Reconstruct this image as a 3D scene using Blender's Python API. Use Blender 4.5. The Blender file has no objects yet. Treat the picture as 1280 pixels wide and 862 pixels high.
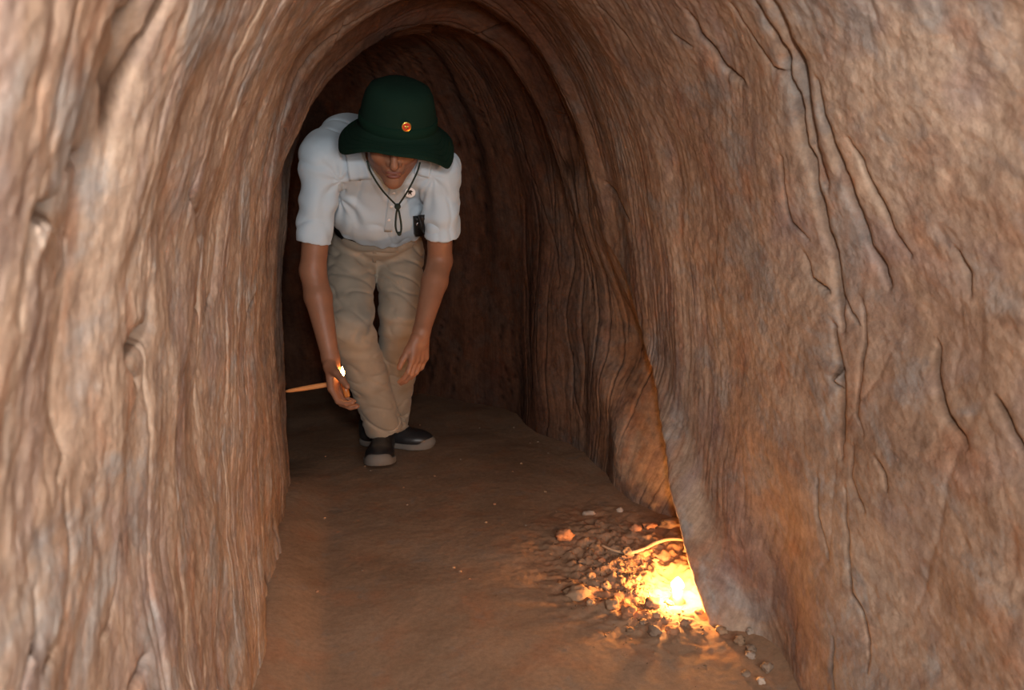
import bpy, bmesh, math, random
import numpy as np
from mathutils import Vector, Matrix

# ------------------------------------------------------------------ camera
C = bpy.context.scene.collection
W, H, F = 1280.0, 862.0, 1000.0          # frame and focal length in pixels
CAM = np.array([0.0, 0.0, 0.99])
AX = (426.0, 199.0)                      # where the tunnel axis (+y) vanishes
_a = math.atan((AX[0]-W/2)/F)            # camera yaw
_b = math.atan((H/2-AX[1])/F*math.cos(_a))
YAW, PITCH = -_a, -_b
cd = bpy.data.cameras.new('camera'); cam = bpy.data.objects.new('camera', cd); C.objects.link(cam)
cd.sensor_width = 36; cd.lens = 36*F/W; cd.clip_start = 0.02
fw = Vector((math.sin(YAW)*math.cos(PITCH), math.cos(YAW)*math.cos(PITCH), math.sin(PITCH)))
cam.location = Vector(CAM)
cam.rotation_euler = fw.to_track_quat('-Z', 'Y').to_euler()
cd.dof.use_dof = True; cd.dof.focus_distance = 2.0; cd.dof.aperture_fstop = 8.0
bpy.context.scene.camera = cam
_R = np.array(fw.to_track_quat('-Z', 'Y').to_matrix())   # columns: right, up, back
def ray(px, py):
    v = np.array([(px-W/2)/F, (H/2-py)/F, -1.0]); return _R @ v
def at(px, py, Y):
    r = ray(px, py); return CAM + r*(Y/r[1])
def atz(px, py, z):
    r = ray(px, py); return CAM + r*((z-CAM[2])/r[2])
def project(P):
    q = (P-CAM) @ _R
    return np.stack([W/2+F*q[..., 0]/-q[..., 2], H/2-F*q[..., 1]/-q[..., 2]], -1), -q[..., 2]

# ------------------------------------------------------------------ world, lights, exposure
world = bpy.data.worlds.new('world'); bpy.context.scene.world = world
world.use_nodes = True
world.node_tree.nodes['Background'].inputs[0].default_value = (0.50, 0.62, 0.80, 1)
world.node_tree.nodes['Background'].inputs[1].default_value = 0.04
vs = bpy.context.scene.view_settings
vs.view_transform = 'Standard'; vs.look = 'None'; vs.gamma = 1; vs.exposure = -0.08
def area(name, loc, target, size, power, col):
    d = bpy.data.lights.new(name, 'AREA'); d.shape = 'DISK'; d.size = size; d.energy = power; d.color = col
    o = bpy.data.objects.new(name, d); C.objects.link(o); o.location = loc
    o.rotation_euler = (Vector(target)-Vector(loc)).to_track_quat('-Z', 'Y').to_euler(); return o
area('flash_light', (-0.02, -0.10, 1.22), (0.22, 2.2, 0.86), 0.10, 22.0, (1.0, 0.98, 0.96))
area('fill_light', (0.38, -0.95, 1.12), (0.3, 2.0, 0.6), 0.60, 30.0, (1.0, 0.97, 0.94))  # unseen fill lamp behind the camera, added to even out the falloff

# ------------------------------------------------------------------ noise
_rng = np.random.RandomState(7)
_perm = _rng.permutation(256).astype(np.int32); _perm = np.concatenate([_perm]*3)
_g2 = np.stack([np.cos(np.arange(256)*2*np.pi/256*37), np.sin(np.arange(256)*2*np.pi/256*37)], -1).astype(np.float32)
_g3 = _rng.normal(size=(256, 3)); _g3 = (_g3/np.linalg.norm(_g3, axis=1, keepdims=True)).astype(np.float32)
def n2(x, y, seed=0):
    x = np.asarray(x, np.float32)+seed*17.3; y = np.asarray(y, np.float32)+seed*31.7
    xi = np.floor(x).astype(np.int32); yi = np.floor(y).astype(np.int32); xf = x-xi; yf = y-yi
    u = xf*xf*xf*(xf*(xf*6-15)+10); v = yf*yf*yf*(yf*(yf*6-15)+10)
    def g(dx, dy):
        h = _perm[_perm[(xi+dx) & 255]+((yi+dy) & 255)]; return _g2[h, 0]*(xf-dx)+_g2[h, 1]*(yf-dy)
    a = g(0, 0); b = g(1, 0); c = g(0, 1); d = g(1, 1)
    return 1.5*(a+(b-a)*u+((c+(d-c)*u)-(a+(b-a)*u))*v)
def n3(p, f, seed=0):
    q = np.asarray(p, np.float32)*f+seed*13.7
    i = np.floor(q).astype(np.int32); t = q-i; s = t*t*t*(t*(t*6-15)+10)
    def g(a, b, c):
        h = _perm[_perm[_perm[(i[..., 0]+a) & 255]+((i[..., 1]+b) & 255)]+((i[..., 2]+c) & 255)]
        return _g3[h, 0]*(t[..., 0]-a)+_g3[h, 1]*(t[..., 1]-b)+_g3[h, 2]*(t[..., 2]-c)
    def lx(b, c): A = g(0, b, c); return A+(g(1, b, c)-A)*s[..., 0]
    def ly(c): A = lx(0, c); return A+(lx(1, c)-A)*s[..., 1]
    A = ly(0); return 1.5*(A+(ly(1)-A)*s[..., 2])
def sm(a, b, x):
    t = np.clip((x-a)/(b-a), 0, 1); return t*t*(3-2*t)

# ------------------------------------------------------------------ naming helpers
def tag(o, label=None, cat=None, group=None, kind=None):
    if label: o['label'] = label
    if cat: o['category'] = cat
    if group: o['group'] = group
    if kind: o['kind'] = kind
    return o
def empty(name, loc, label, cat, group=None):
    o = bpy.data.objects.new(name, None); C.objects.link(o); o.location = loc; o.empty_display_size = 0.05
    return tag(o, label, cat, group)
def link(name, me, mat, parent=None, smooth=True):
    o = bpy.data.objects.new(name, me); C.objects.link(o)
    if mat: me.materials.append(mat)
    if smooth: me.polygons.foreach_set('use_smooth', np.ones(len(me.polygons), bool))
    if parent:
        o.parent = parent; me.transform(Matrix.Translation(-_wl(parent)))
    return o
def _wl(o):
    v = Vector(o.location)
    while o.parent: o = o.parent; v = v+Vector(o.location)
    return v
def np_mesh(name, V, Q, tris=None):
    me = bpy.data.meshes.new(name); V = np.ascontiguousarray(V, np.float32); Q = np.ascontiguousarray(Q, np.int32)
    k = Q.shape[1]
    me.vertices.add(len(V)); me.vertices.foreach_set('co', V.ravel())
    me.loops.add(Q.size); me.loops.foreach_set('vertex_index', Q.ravel())
    me.polygons.add(len(Q)); me.polygons.foreach_set('loop_start', np.arange(len(Q), dtype=np.int32)*k)
    me.update(calc_edges=True); return me

# ------------------------------------------------------------------ materials
def mat(name):
    m = bpy.data.materials.new(name); m.use_nodes = True; return m, m.node_tree, m.node_tree.nodes['Principled BSDF']
def simple(name, col, rough=0.6, metal=0.0, spec=0.3, bump=None, bstr=0.2, var=0.0, sheen=0.0, bdist=0.002):
    m, t, b = mat(name)
    b.inputs['Base Color'].default_value = (*col, 1); b.inputs['Roughness'].default_value = rough
    b.inputs['Metallic'].default_value = metal; b.inputs['Specular IOR Level'].default_value = spec
    if sheen: b.inputs['Sheen Weight'].default_value = sheen
    if bump or var:
        g = t.nodes.new('ShaderNodeNewGeometry')
        n = t.nodes.new('ShaderNodeTexNoise'); n.inputs['Scale'].default_value = bump or 40; n.inputs['Detail'].default_value = 5
        t.links.new(g.outputs['Position'], n.inputs['Vector'])
        if bump:
            bp = t.nodes.new('ShaderNodeBump'); bp.inputs['Strength'].default_value = bstr; bp.inputs['Distance'].default_value = bdist
            t.links.new(n.outputs['Fac'], bp.inputs['Height']); t.links.new(bp.outputs['Normal'], b.inputs['Normal'])
        if var:
            n.inputs['Scale'].default_value = n.inputs['Scale'].default_value
            v2 = t.nodes.new('ShaderNodeTexNoise'); v2.inputs['Scale'].default_value = 18; v2.inputs['Detail'].default_value = 4
            t.links.new(g.outputs['Position'], v2.inputs['Vector'])
            r = t.nodes.new('ShaderNodeValToRGB')
            r.color_ramp.elements[0].position = 0.3; r.color_ramp.elements[1].position = 0.7
            r.color_ramp.elements[0].color = (*[c*(1-var) for c in col], 1); r.color_ramp.elements[1].color = (*[min(1, c*(1+var)) for c in col], 1)
            t.links.new(v2.outputs['Fac'], r.inputs['Fac']); t.links.new(r.outputs['Color'], b.inputs['Base Color'])
    return m
def emit(name, col, strength):
    m = bpy.data.materials.new(name); m.use_nodes = True; t = m.node_tree; t.nodes.clear()
    e = t.nodes.new('ShaderNodeEmission'); e.inputs[0].default_value = (*col, 1); e.inputs[1].default_value = strength
    o = t.nodes.new('ShaderNodeOutputMaterial'); t.links.new(e.outputs[0], o.inputs[0]); return m

def rock_material(name, floor=False):
    """laterite clay: tan ground with rust, violet and grey mineral patches; 'ring' attribute runs with the strata"""
    m, t, b = mat(name); N = t.nodes; L = t.links
    b.inputs['Roughness'].default_value = 0.88; b.inputs['Specular IOR Level'].default_value = 0.18
    at_ = N.new('ShaderNodeAttribute'); at_.attribute_name = 'strata'
    pos = N.new('ShaderNodeNewGeometry')
    def noise(vec, sc, det, rough=0.55, dist=0.0):
        n = N.new('ShaderNodeTexNoise'); n.inputs['Scale'].default_value = sc; n.inputs['Detail'].default_value = det
        n.inputs['Roughness'].default_value = rough; n.inputs['Distortion'].default_value = dist
        L.new(vec, n.inputs['Vector']); return n.outputs['Fac']
    def ramp(fac, stops):
        r = N.new('ShaderNodeValToRGB'); e = r.color_ramp.elements
        e[0].position, e[0].color = stops[0][0], (*stops[0][1], 1); e[1].position, e[1].color = stops[-1][0], (*stops[-1][1], 1)
        for p, c in stops[1:-1]: q = e.new(p); q.color = (*c, 1)
        L.new(fac, r.inputs['Fac']); return r.outputs['Color']
    def mix(f, a, c, mode='MIX'):
        x = N.new('ShaderNodeMix'); x.data_type = 'RGBA'; x.blend_type = mode
        if isinstance(f, float): x.inputs[0].default_value = f
        else: L.new(f, x.inputs[0])
        for s, i in ((a, 6), (c, 7)):
            if isinstance(s, tuple): x.inputs[i].default_value = (*s, 1)
            else: L.new(s, x.inputs[i])
        return x.outputs[2]
    st = at_.outputs['Vector']
    if floor:
        base = ramp(noise(pos.outputs['Position'], 3.0, 6), [(0.32, (0.27, 0.165, 0.10)), (0.55, (0.34, 0.215, 0.135)), (0.72, (0.36, 0.25, 0.17))])
        base = mix(ramp(noise(pos.outputs['Position'], 9.0, 5), [(0.52, (0, 0, 0)), (0.70, (.6, .6, .6))]), base, (0.36, 0.17, 0.09))
        base = mix(ramp(noise(pos.outputs['Position'], 14.0, 5, 0.6, 0.4), [(0.58, (0, 0, 0)), (0.72, (.5, .5, .5))]), base, (0.24, 0.21, 0.18))
    else:
        base = ramp(noise(st, 2.6, 6), [(0.30, (0.31, 0.205, 0.140)), (0.46, (0.40, 0.285, 0.205)), (0.60, (0.48, 0.365, 0.275)), (0.75, (0.54, 0.43, 0.335))])
        # violet grey and blue grey patches, drawn out along the strata
        f1 = ramp(noise(st, 5.0, 6, 0.6, 0.6), [(0.50, (0, 0, 0)), (0.66, (.75, .75, .75))])
        base = mix(f1, base, (0.31, 0.235, 0.215))
        f2 = ramp(noise(pos.outputs['Position'], 7.0, 6, 0.65, 0.5), [(0.51, (0, 0, 0)), (0.62, (.85, .85, .85))])
        base = mix(f2, base, (0.36, 0.335, 0.31))
        f3 = ramp(noise(st, 9.0, 5, 0.6, 0.3), [(0.55, (0, 0, 0)), (0.68, (.6, .6, .6))])
        base = mix(f3, base, (0.42, 0.225, 0.135))
        # light falloff painted in: clay darkens and reddens deeper inside the tunnel
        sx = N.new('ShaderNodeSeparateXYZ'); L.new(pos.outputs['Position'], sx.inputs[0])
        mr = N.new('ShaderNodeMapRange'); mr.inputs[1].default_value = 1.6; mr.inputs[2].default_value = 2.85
        # weaker light on the vault is painted in too, counted as depth
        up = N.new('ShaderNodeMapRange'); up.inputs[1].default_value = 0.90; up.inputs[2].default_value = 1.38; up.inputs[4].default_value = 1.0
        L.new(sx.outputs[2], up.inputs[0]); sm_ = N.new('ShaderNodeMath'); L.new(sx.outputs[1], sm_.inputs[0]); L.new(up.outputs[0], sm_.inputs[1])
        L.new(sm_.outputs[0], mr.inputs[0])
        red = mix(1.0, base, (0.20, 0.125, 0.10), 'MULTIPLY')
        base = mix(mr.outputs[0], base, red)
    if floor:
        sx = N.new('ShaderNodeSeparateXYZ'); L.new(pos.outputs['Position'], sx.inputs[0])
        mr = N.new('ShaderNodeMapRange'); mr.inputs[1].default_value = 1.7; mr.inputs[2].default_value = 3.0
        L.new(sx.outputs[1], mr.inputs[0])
        base = mix(mr.outputs[0], base, mix(1.0, base, (0.55, 0.50, 0.48), 'MULTIPLY'))  # floor colour dimmed with depth to stand for the light falloff
    blot = ramp(noise(pos.outputs['Position'], 24.0, 5, 0.6, 0.5), [(0.34, (0.76, 0.74, 0.75)), (0.50, (1.0, 1.0, 1.0)), (0.66, (1.16, 1.15, 1.14))])
    if not floor: base = mix(1.0, base, blot, 'MULTIPLY')
    fine = ramp(noise(pos.outputs['Position'], 95.0, 6, 0.7), [(0.30, (0.80, 0.80, 0.80)), (0.70, (1.12, 1.12, 1.12))])
    base = mix(1.0, base, fine, 'MULTIPLY')
    if not floor:
        # fine mineral streaks that run with the strata
        mp = N.new('ShaderNodeVectorMath'); mp.operation = 'MULTIPLY'; mp.inputs[1].default_value = (6, 1, 1); L.new(st, mp.inputs[0])
        stk = ramp(noise(mp.outputs[0], 9.0, 6, 0.65), [(0.30, (0.80, 0.76, 0.74)), (0.60, (1.06, 1.05, 1.04))])
        base = mix(1.0, base, stk, 'MULTIPLY')
    if not floor:
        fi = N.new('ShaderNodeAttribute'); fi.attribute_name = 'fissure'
        base = mix(fi.outputs['Fac'], base, mix(1.0, base, (0.20, 0.15, 0.12), 'MULTIPLY'))  # shade of the grooves multiplied into the clay colour
    L.new(base, b.inputs['Base Color'])
    h1 = noise(pos.outputs['Position'], 60.0, 8, 0.65)
    h2 = noise(st, 38.0, 6, 0.6) if not floor else noise(pos.outputs['Position'], 22.0, 6, 0.6)
    ad = N.new('ShaderNodeMath'); ad.operation = 'ADD'; L.new(h1, ad.inputs[0]); L.new(h2, ad.inputs[1])
    bp = N.new('ShaderNodeBump'); bp.inputs['Strength'].default_value = 0.5; bp.inputs['Distance'].default_value = 0.0020 if floor else 0.0035
    L.new(ad.outputs[0], bp.inputs['Height']); L.new(bp.outputs['Normal'], b.inputs['Normal'])
    return m
# ------------------------------------------------------------------ the tunnel
A_, HC, Y0, RB = 0.50, 1.375, 2.45, 0.68          # half width, crown height, start and radius of the bend
XC = 0.31                                         # centre line of the straight stretch
def pspace():
    s = np.concatenate([np.arange(-1.3, 0.35, 0.014), np.arange(0.35, 2.75, 0.0024), np.arange(2.75, 3.95, 0.008), np.arange(3.95, 5.2, 0.03)])
    return s
def frame(s):
    """centre x,y and lateral unit vector at arclength s"""
    L1 = Y0; L2 = Y0+RB*math.pi/2
    ph = np.clip((s-L1)/RB, 0, math.pi/2)
    cx = XC-RB+RB*np.cos(ph); cy = Y0+RB*np.sin(ph)
    cy = np.where(s < L1, s, cy); ex = np.cos(ph); ey = np.sin(ph)
    cx = np.where(s > L2, cx-(s-L2), cx)
    return cx, cy, ex, ey
def section(nv):
    z = 1-(1-np.linspace(0, 1, 4000))**1.0
    # left half up, right half down, resampled to equal steps
    zl = np.concatenate([np.linspace(-0.05, .9, 2000), 1-(0.1*(1-np.linspace(0, 1, 4000))**2)])
    xl = -A_*np.sqrt(np.clip(1-np.abs(zl)**5.2, 0, 1)); xr = A_*np.sqrt(np.clip(1-np.abs(zl)**2.75, 0, 1))
    X = np.concatenate([xl, xr[::-1]]); Z = np.concatenate([zl, zl[::-1]])*HC
    d = np.concatenate([[0], np.cumsum(np.hypot(np.diff(X), np.diff(Z)))])
    u = np.linspace(0, d[-1], nv)
    return np.interp(u, d, X), np.interp(u, d, Z), u
S = pspace(); NV = 740
X0, Z0, U = section(NV)
dX = np.gradient(X0); dZ = np.gradient(Z0); ln = np.hypot(dX, dZ); nX, nZ = dZ/ln, -dX/ln   # inward normal (right of travel up the left side)
for _ in range(30):
    nX = np.convolve(np.pad(nX, 1, 'edge'), [.25, .5, .25], 'valid'); nZ = np.convolve(np.pad(nZ, 1, 'edge'), [.25, .5, .25], 'valid')
SS, UU = np.meshgrid(S, U, indexing='ij')
cx, cy, ex, ey = frame(S)
LX = np.broadcast_to(X0, SS.shape); LZ = np.broadcast_to(Z0, SS.shape)
def to_world(lx, lz):
    return np.stack([cx[:, None]+lx*ex[:, None], cy[:, None]+lx*ey[:, None], lz], -1)
P0 = to_world(LX, LZ)
# strata coordinate: the rings lean, so they sit further in on the right than on the left
Q = SS-0.62*(LX+A_)*sm(0.2, 1.6, SS)*(1-0.6*sm(2.4, 3.2, SS))
wq = Q+0.055*n2(UU*1.3, Q*2.0, 1)+0.020*n2(UU*4.0, Q*7, 2)
D = np.zeros(SS.shape, np.float32)               # inward displacement, metres
far = sm(0.9, 2.2, SS)
right = sm(0.05, 0.30, LX)
D += (0.016*n3(P0, 2.2, 3)+0.012*n3(P0, 4.5, 4))*(1-0.6*right*sm(1.4, 1.8, SS))
calm = right*sm(0.9, 1.3, SS)*(1-sm(1.9, 2.3, SS))      # the smooth worn stretch of the right wall
# broad ribs and fibres along the rings
near_left = (1-right)*(1-sm(0.8, 1.9, SS))
D += (0.0065+0.0095*far)*(1-0.6*calm)*n2(wq*6, UU*0.9, 5)+(0.0018+0.0026*far)*(1-0.6*calm)*(1-0.5*near_left)*n2(wq*17, UU*1.1, 6)
def crackfield(f, fu, seed, w, lo=-0.1, hi=0.3):
    n = n2(wq*f, UU*fu, seed); g = sm(lo, hi, n2(wq*3.0, UU*2.3, seed+50))
    return np.exp(-(np.abs(n)/w)**1.3)*g
cf1 = crackfield(8, 0.7, 7, 0.028, -0.25, 0.15); cf2 = crackfield(17, 1.1, 8, 0.05)
near_left = (1-right)*(1-sm(0.8, 1.9, SS)); cf2 *= 1-0.6*near_left
cf1 *= 1-0.9*right*(1-sm(1.8, 2.2, SS)); cf2 *= 1-0.6*right*(1-sm(1.8, 2.2, SS))
D -= (0.0090*cf1+0.0050*cf2)*(1-0.6*calm)+0.0020*crackfield(38, 2.5, 9, 0.10)*(0.3+0.7*far)
# pillowed lumps and grain
q3 = np.stack([wq*1.1, UU*0.9, 0*wq], -1)
D += 0.0050*n3(q3, 12, 10)*(1-0.5*far)*(1-0.6*calm)
D += (0.0014*(1-np.abs(n3(q3, 28, 11))*2)+0.0016*n3(q3, 24, 15))*(1-0.3*far)*(1-0.5*calm)*(1-0.35*near_left)
D += 0.0011*n3(P0, 60, 12)+0.0006*n3(P0, 130, 13)
D += 0.0014*n2(wq*60, UU*6, 14)*(0.1+0.9*far)

# ---- fissures traced on the rock: pixel polylines carried to the surface they lie on
pix, dep = project(P0)
NRM = np.stack([nX[None]*ex[:, None]+0*SS, nX[None]*ey[:, None]+0*SS, nZ[None]+0*SS], -1)
facing = (((CAM-P0)*NRM).sum(-1) > 0) & (dep > 0.2) & (SS < 2.75)
idx = np.argwhere(facing[::3, ::3])*3
pp = pix[idx[:, 0], idx[:, 1]]; sd = SS[idx[:, 0], idx[:, 1]]; ud = UU[idx[:, 0], idx[:, 1]]
def locate(px, py):
    k = np.argmin((pp[:, 0]-px)**2+(pp[:, 1]-py)**2); return sd[k], ud[k]
CR = [  # depth mm, width mm, lip mm (signed), points
 (18, 6, 5, [(163,0),(165,50),(160,80),(146,115),(140,160),(130,190),(126,240),(118,290)]),
 (10, 4, 4, [(125,190),(100,215),(82,250),(60,270),(46,292),(42,330),(38,365),(33,400)]),
 (7, 4, 3, [(112,290),(103,330),(96,380),(94,450),(92,500),(98,560),(96,600)]),
 (24, 6, 7, [(194,345),(190,380),(183,412),(174,436),(160,444)]),
 (8, 3.5, 3, [(160,444),(176,480),(170,505),(163,530),(160,560),(165,610),(162,680),(160,720),(155,770),(146,800)]),
 (7, 3.5, 3, [(270,0),(255,30),(243,60)]),
 (7, 3.5, 2, [(205,0),(195,22),(188,30)]),
 (8, 4, 3, [(240,200),(238,240),(250,300),(256,380),(240,440),(232,480),(224,530)]),
 (14, 5, -8, [(345,10),(325,50),(312,85),(306,125),(300,160),(290,190),(282,250),(278,300),(270,370),(262,400)]),
 (11, 4, -5, [(365,20),(345,60),(328,95)]),
 (8, 3, -4, [(318,290),(312,340),(304,375),(298,390),(296,430)]),
 (6, 3, -3, [(284,440),(282,500),(280,560),(279,620)]),
 (6, 3, 3, [(232,520),(228,600),(227,680),(222,700)]),
 (6, 3, 3, [(258,640),(256,700),(254,760),(250,800)]),
 (9, 4, 4, [(105,620),(104,700),(100,760),(90,800),(75,830)]),
 (7, 4, 3, [(70,740),(64,800),(55,820),(50,862)]),
 (8, 4, 4, [(190,820),(182,840),(178,862)]),
 (13, 4, -6, [(430,15),(400,50),(372,90),(357,130),(350,160)]),
 (14, 5, -7, [(520,15),(480,20),(440,45),(410,75),(390,110)]),
 (12, 5, -6, [(520,40),(560,28),(600,30),(630,40),(648,60)]),
 (14, 5, -8, [(570,10),(610,20),(640,45),(655,70),(690,110),(705,150),(720,190),(735,240),(750,290),(765,330)]),
 (16, 6, 6, [(755,230),(772,256),(785,275),(790,300)]),
 (7, 3, 3, [(750,10),(775,35),(800,70)]),
 (6, 3, 3, [(690,140),(720,170),(735,185)]),
 (14, 5, 4, [(858,20),(870,45),(885,65),(900,90),(922,112)]),
 (6, 3, 3, [(830,30),(840,45),(862,60)]),
 (30, 8, 6, [(962,0),(975,25),(985,50),(1000,80),(1008,110),(1014,140),(1018,180),(1026,205),(1033,230)]),
 (25, 6.5, 5, [(935,0),(955,28),(968,50),(978,72),(982,100),(995,118),(998,150),(1004,180),(1012,210),(1022,250),(1032,290),(1036,320),(1042,370),(1050,415)]),
 (7, 3, 3, [(905,5),(920,35),(940,60),(962,90),(980,100)]),
 (8, 3, 3, [(978,200),(982,240),(988,280),(1005,300)]),
 (9, 3, 3, [(1004,320),(1012,350),(1032,365)]),
 (9, 3, 3, [(1052,370),(1060,390),(1068,405)]),
 (17, 5, 5, [(1040,410),(1044,440),(1052,460),(1052,490),(1048,520),(1048,560),(1050,570)]),
 (9, 3, 3, [(1045,460),(1040,475),(1046,490)]),
 (16, 6, 5, [(1028,100),(1036,140),(1048,180),(1058,215),(1066,245),(1076,290),(1086,320)]),
 (15, 6, 3, [(1083,315),(1088,325),(1094,340),(1100,365)]),
 (8, 4, 3, [(1070,170),(1080,200),(1090,230),(1115,290),(1130,320)]),
 (6, 3, 3, [(1070,380),(1075,430),(1072,480),(1068,520),(1075,545)]),
 (8, 4, 5, [(1190,310),(1200,345),(1205,370)]),
 (11, 6, 6, [(1160,440),(1163,480),(1175,520),(1190,545),(1200,560)]),
 (8, 6, 5, [(1240,500),(1255,530),(1275,565)]),
 (7, 3, 3, [(1095,570),(1105,590),(1112,610)]),
 (9, 3, 3, [(1024,600),(1024,640),(1032,680),(1036,700)]),
 (8, 3, 3, [(1058,610),(1062,660),(1060,700),(1066,740),(1075,765),(1080,800),(1082,840)]),
 (7, 3, 2, [(1042,800),(1040,840),(1042,862)]),
 (6, 3, 3, [(1063,560),(1065,600),(1080,640)]),
 (6, 3, -3, [(718,440),(722,490),(728,530)]),
 (7, 3, -3, [(700,230),(712,280),(722,330),(730,380)]),
 (6, 3, -3, [(650,180),(672,240),(690,300),(700,360)]),
]
_r = random.Random(3)
def carve(pts, depth, width, lip):
    """groove plus a step on one side, tapered at both ends"""
    cs = np.array([locate(*p) for p in pts]); 
    # densify with jitter so that the fissure stays ragged
    seg = np.hypot(*np.diff(cs, axis=0).T); cum = np.concatenate([[0], np.cumsum(seg)])
    if cum[-1] < 1e-4: return
    n = max(4, int(cum[-1]/0.006)); tt = np.linspace(0, cum[-1], n)
    s_ = np.interp(tt, cum, cs[:, 0]); u_ = np.interp(tt, cum, cs[:, 1])
    s_ = s_+0.003*n2(tt*30, tt*0+_r.random()*90)+0.0018*n2(tt*90, tt*0+_r.random()*90)
    pad = width*3+0.028
    i0, i1 = np.searchsorted(S, [s_.min()-pad, s_.max()+pad]); j0, j1 = np.searchsorted(U, [u_.min()-pad, u_.max()+pad])
    if i1 <= i0 or j1 <= j0: return
    gs = SS[i0:i1, j0:j1]; gu = UU[i0:i1, j0:j1]
    best = np.full(gs.shape, 9.0); side = np.zeros(gs.shape); tp = np.zeros(gs.shape)
    for k in range(n-1):
        ax, ay, bx, by = s_[k], u_[k], s_[k+1], u_[k+1]
        m0, m1 = np.searchsorted(S[i0:i1], [min(ax, bx)-pad, max(ax, bx)+pad]); q0, q1 = np.searchsorted(U[j0:j1], [min(ay, by)-pad, max(ay, by)+pad])
        a = gs[m0:m1, q0:q1]; b = gu[m0:m1, q0:q1]
        dx, dy = bx-ax, by-ay; l2 = dx*dx+dy*dy+1e-12
        t = np.clip(((a-ax)*dx+(b-ay)*dy)/l2, 0, 1); ex_ = a-ax-t*dx; ey_ = b-ay-t*dy; d = np.hypot(ex_, ey_)
        bb = best[m0:m1, q0:q1]; mk = d < bb; bb[mk] = d[mk]
        sg = -np.sign(ex_); side[m0:m1, q0:q1][mk] = sg[mk]; tp[m0:m1, q0:q1][mk] = ((k+t)/(n-1))[mk]
    taper = np.sqrt(np.clip(np.sin(np.pi*np.clip(tp, 0.02, 0.98)), 0, 1))*(0.75+0.35*n2(tp*cum[-1]*25, tp*0+3.3))
    taper *= np.where((tp <= 0) | (tp >= 1), np.exp(-(best/0.01)**2), 1)
    CRACK_SHADE[i0:i1, j0:j1] = np.maximum(CRACK_SHADE[i0:i1, j0:j1], np.exp(-(best/(width*1.5))**2)*np.clip(taper, 0, 1)*min(1, depth/0.018))
    D[i0:i1, j0:j1] += (-depth*np.exp(-(best/width)**2)-0.25*depth*np.exp(-(best/(2.6*width))**2)+lip*np.exp(-(best/0.016))*side*(1-np.exp(-(best/width)**2)))*taper
CRACK_SHADE = np.zeros(SS.shape, np.float32)                 # crevice shade painted into the fissure colour
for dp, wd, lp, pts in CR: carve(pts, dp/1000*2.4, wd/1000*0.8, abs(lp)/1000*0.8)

CRACK_SHADE = np.maximum(CRACK_SHADE, 0.75*sm(0.15, 0.75, np.maximum(cf1, 0.8*cf2)))

# ---- the broad folds seen in the vault and the niche at the foot of the right wall
rightside = UU > U[-1]*0.5
zz = LZ
# niche: deep behind a slanting sharp lip, fading out along the tunnel
lipS = 1.475+0.97*np.clip(zz, 0, 1)+0.012*n2(zz*9, zz*0+4)+0.005*n2(zz*40, zz*0+8)
g = SS-lipS
nich = sm(-0.006, 0.040, g)*(1-sm(0.30, 0.66, g))*(1-sm(0.26, 0.85, zz))
D -= np.where(rightside, 0.145*nich, 0)
D += np.where(rightside, 0.062*np.exp(-(np.clip(-g-0.012, 0, 9)/0.060)**2)*(1-sm(0.10, 0.60, zz)), 0)*sm(0.035, -0.012, g)
D -= np.where(rightside, 0.030*np.exp(-((SS-1.33)/0.13)**2)*(1-sm(0.15, 0.45, zz))*(1-nich), 0)
# bulge where the lit face of the niche ends
D += np.where(rightside, 0.05*np.exp(-((SS-2.66)/0.10)**2)*(1-sm(0.2, 0.9, zz)), 0)
# ribs that stand out around the vault
D += 0.030*np.exp(-((Q-1.93)/0.055)**2)*sm(0.75, 1.05, zz)-0.022*np.exp(-((Q-1.80)/0.045)**2)*sm(0.6, 1.0, zz)
D += 0.022*np.exp(-((Q-1.62)/0.05)**2)*sm(0.7, 1.0, zz)
D += 0.012*np.where(~rightside, np.exp(-((SS-2.40)/0.10)**2), 0)

lx = LX+D*nX[None]; lz = LZ+D*nZ[None]
P = to_world(lx, lz)
# smooth normals for the whole vault, so the pieces join without a seam
dS = np.gradient(P, axis=0); dU = np.gradient(P, axis=1); NN = np.cross(dS, dU); NN /= np.linalg.norm(NN, axis=-1, keepdims=True)+1e-12
FLIP = ((NN*NRM).sum(-1)).mean() < 0
if FLIP: NN = -NN
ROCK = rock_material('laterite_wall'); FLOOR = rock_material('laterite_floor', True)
def shell(name, j0, j1):
    n, mcol = P.shape[0], j1-j0
    V = P[:, j0:j1].reshape(-1, 3)
    I = np.arange(n*mcol).reshape(n, mcol)
    Qd = np.stack([I[:-1, :-1], I[:-1, 1:], I[1:, 1:], I[1:, :-1]], -1).reshape(-1, 4)
    if not FLIP: Qd = Qd[:, ::-1]
    me = np_mesh(name, V, Qd)
    a = me.attributes.new('strata', 'FLOAT_VECTOR', 'POINT')
    st = np.stack([wq[:, j0:j1]*1.9, UU[:, j0:j1]*0.8, 0*wq[:, j0:j1]], -1).astype(np.float32)
    a.data.foreach_set('vector', st.ravel())
    a2 = me.attributes.new('fissure', 'FLOAT', 'POINT'); a2.data.foreach_set('value', np.ascontiguousarray(CRACK_SHADE[:, j0:j1]).ravel())
    o = link(name, me, ROCK); tag(o, kind='structure')
    me.normals_split_custom_set_from_vertices(NN[:, j0:j1].reshape(-1, 3).astype(np.float32))
    return o
jl = int(np.argmax(Z0 > 1.12)); jr = int(len(Z0)-np.argmax(Z0[::-1] > 1.02))
shell('wall_left', 0, jl+1); shell('ceiling', jl, jr+1); shell('wall_right', jr, NV)

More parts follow.
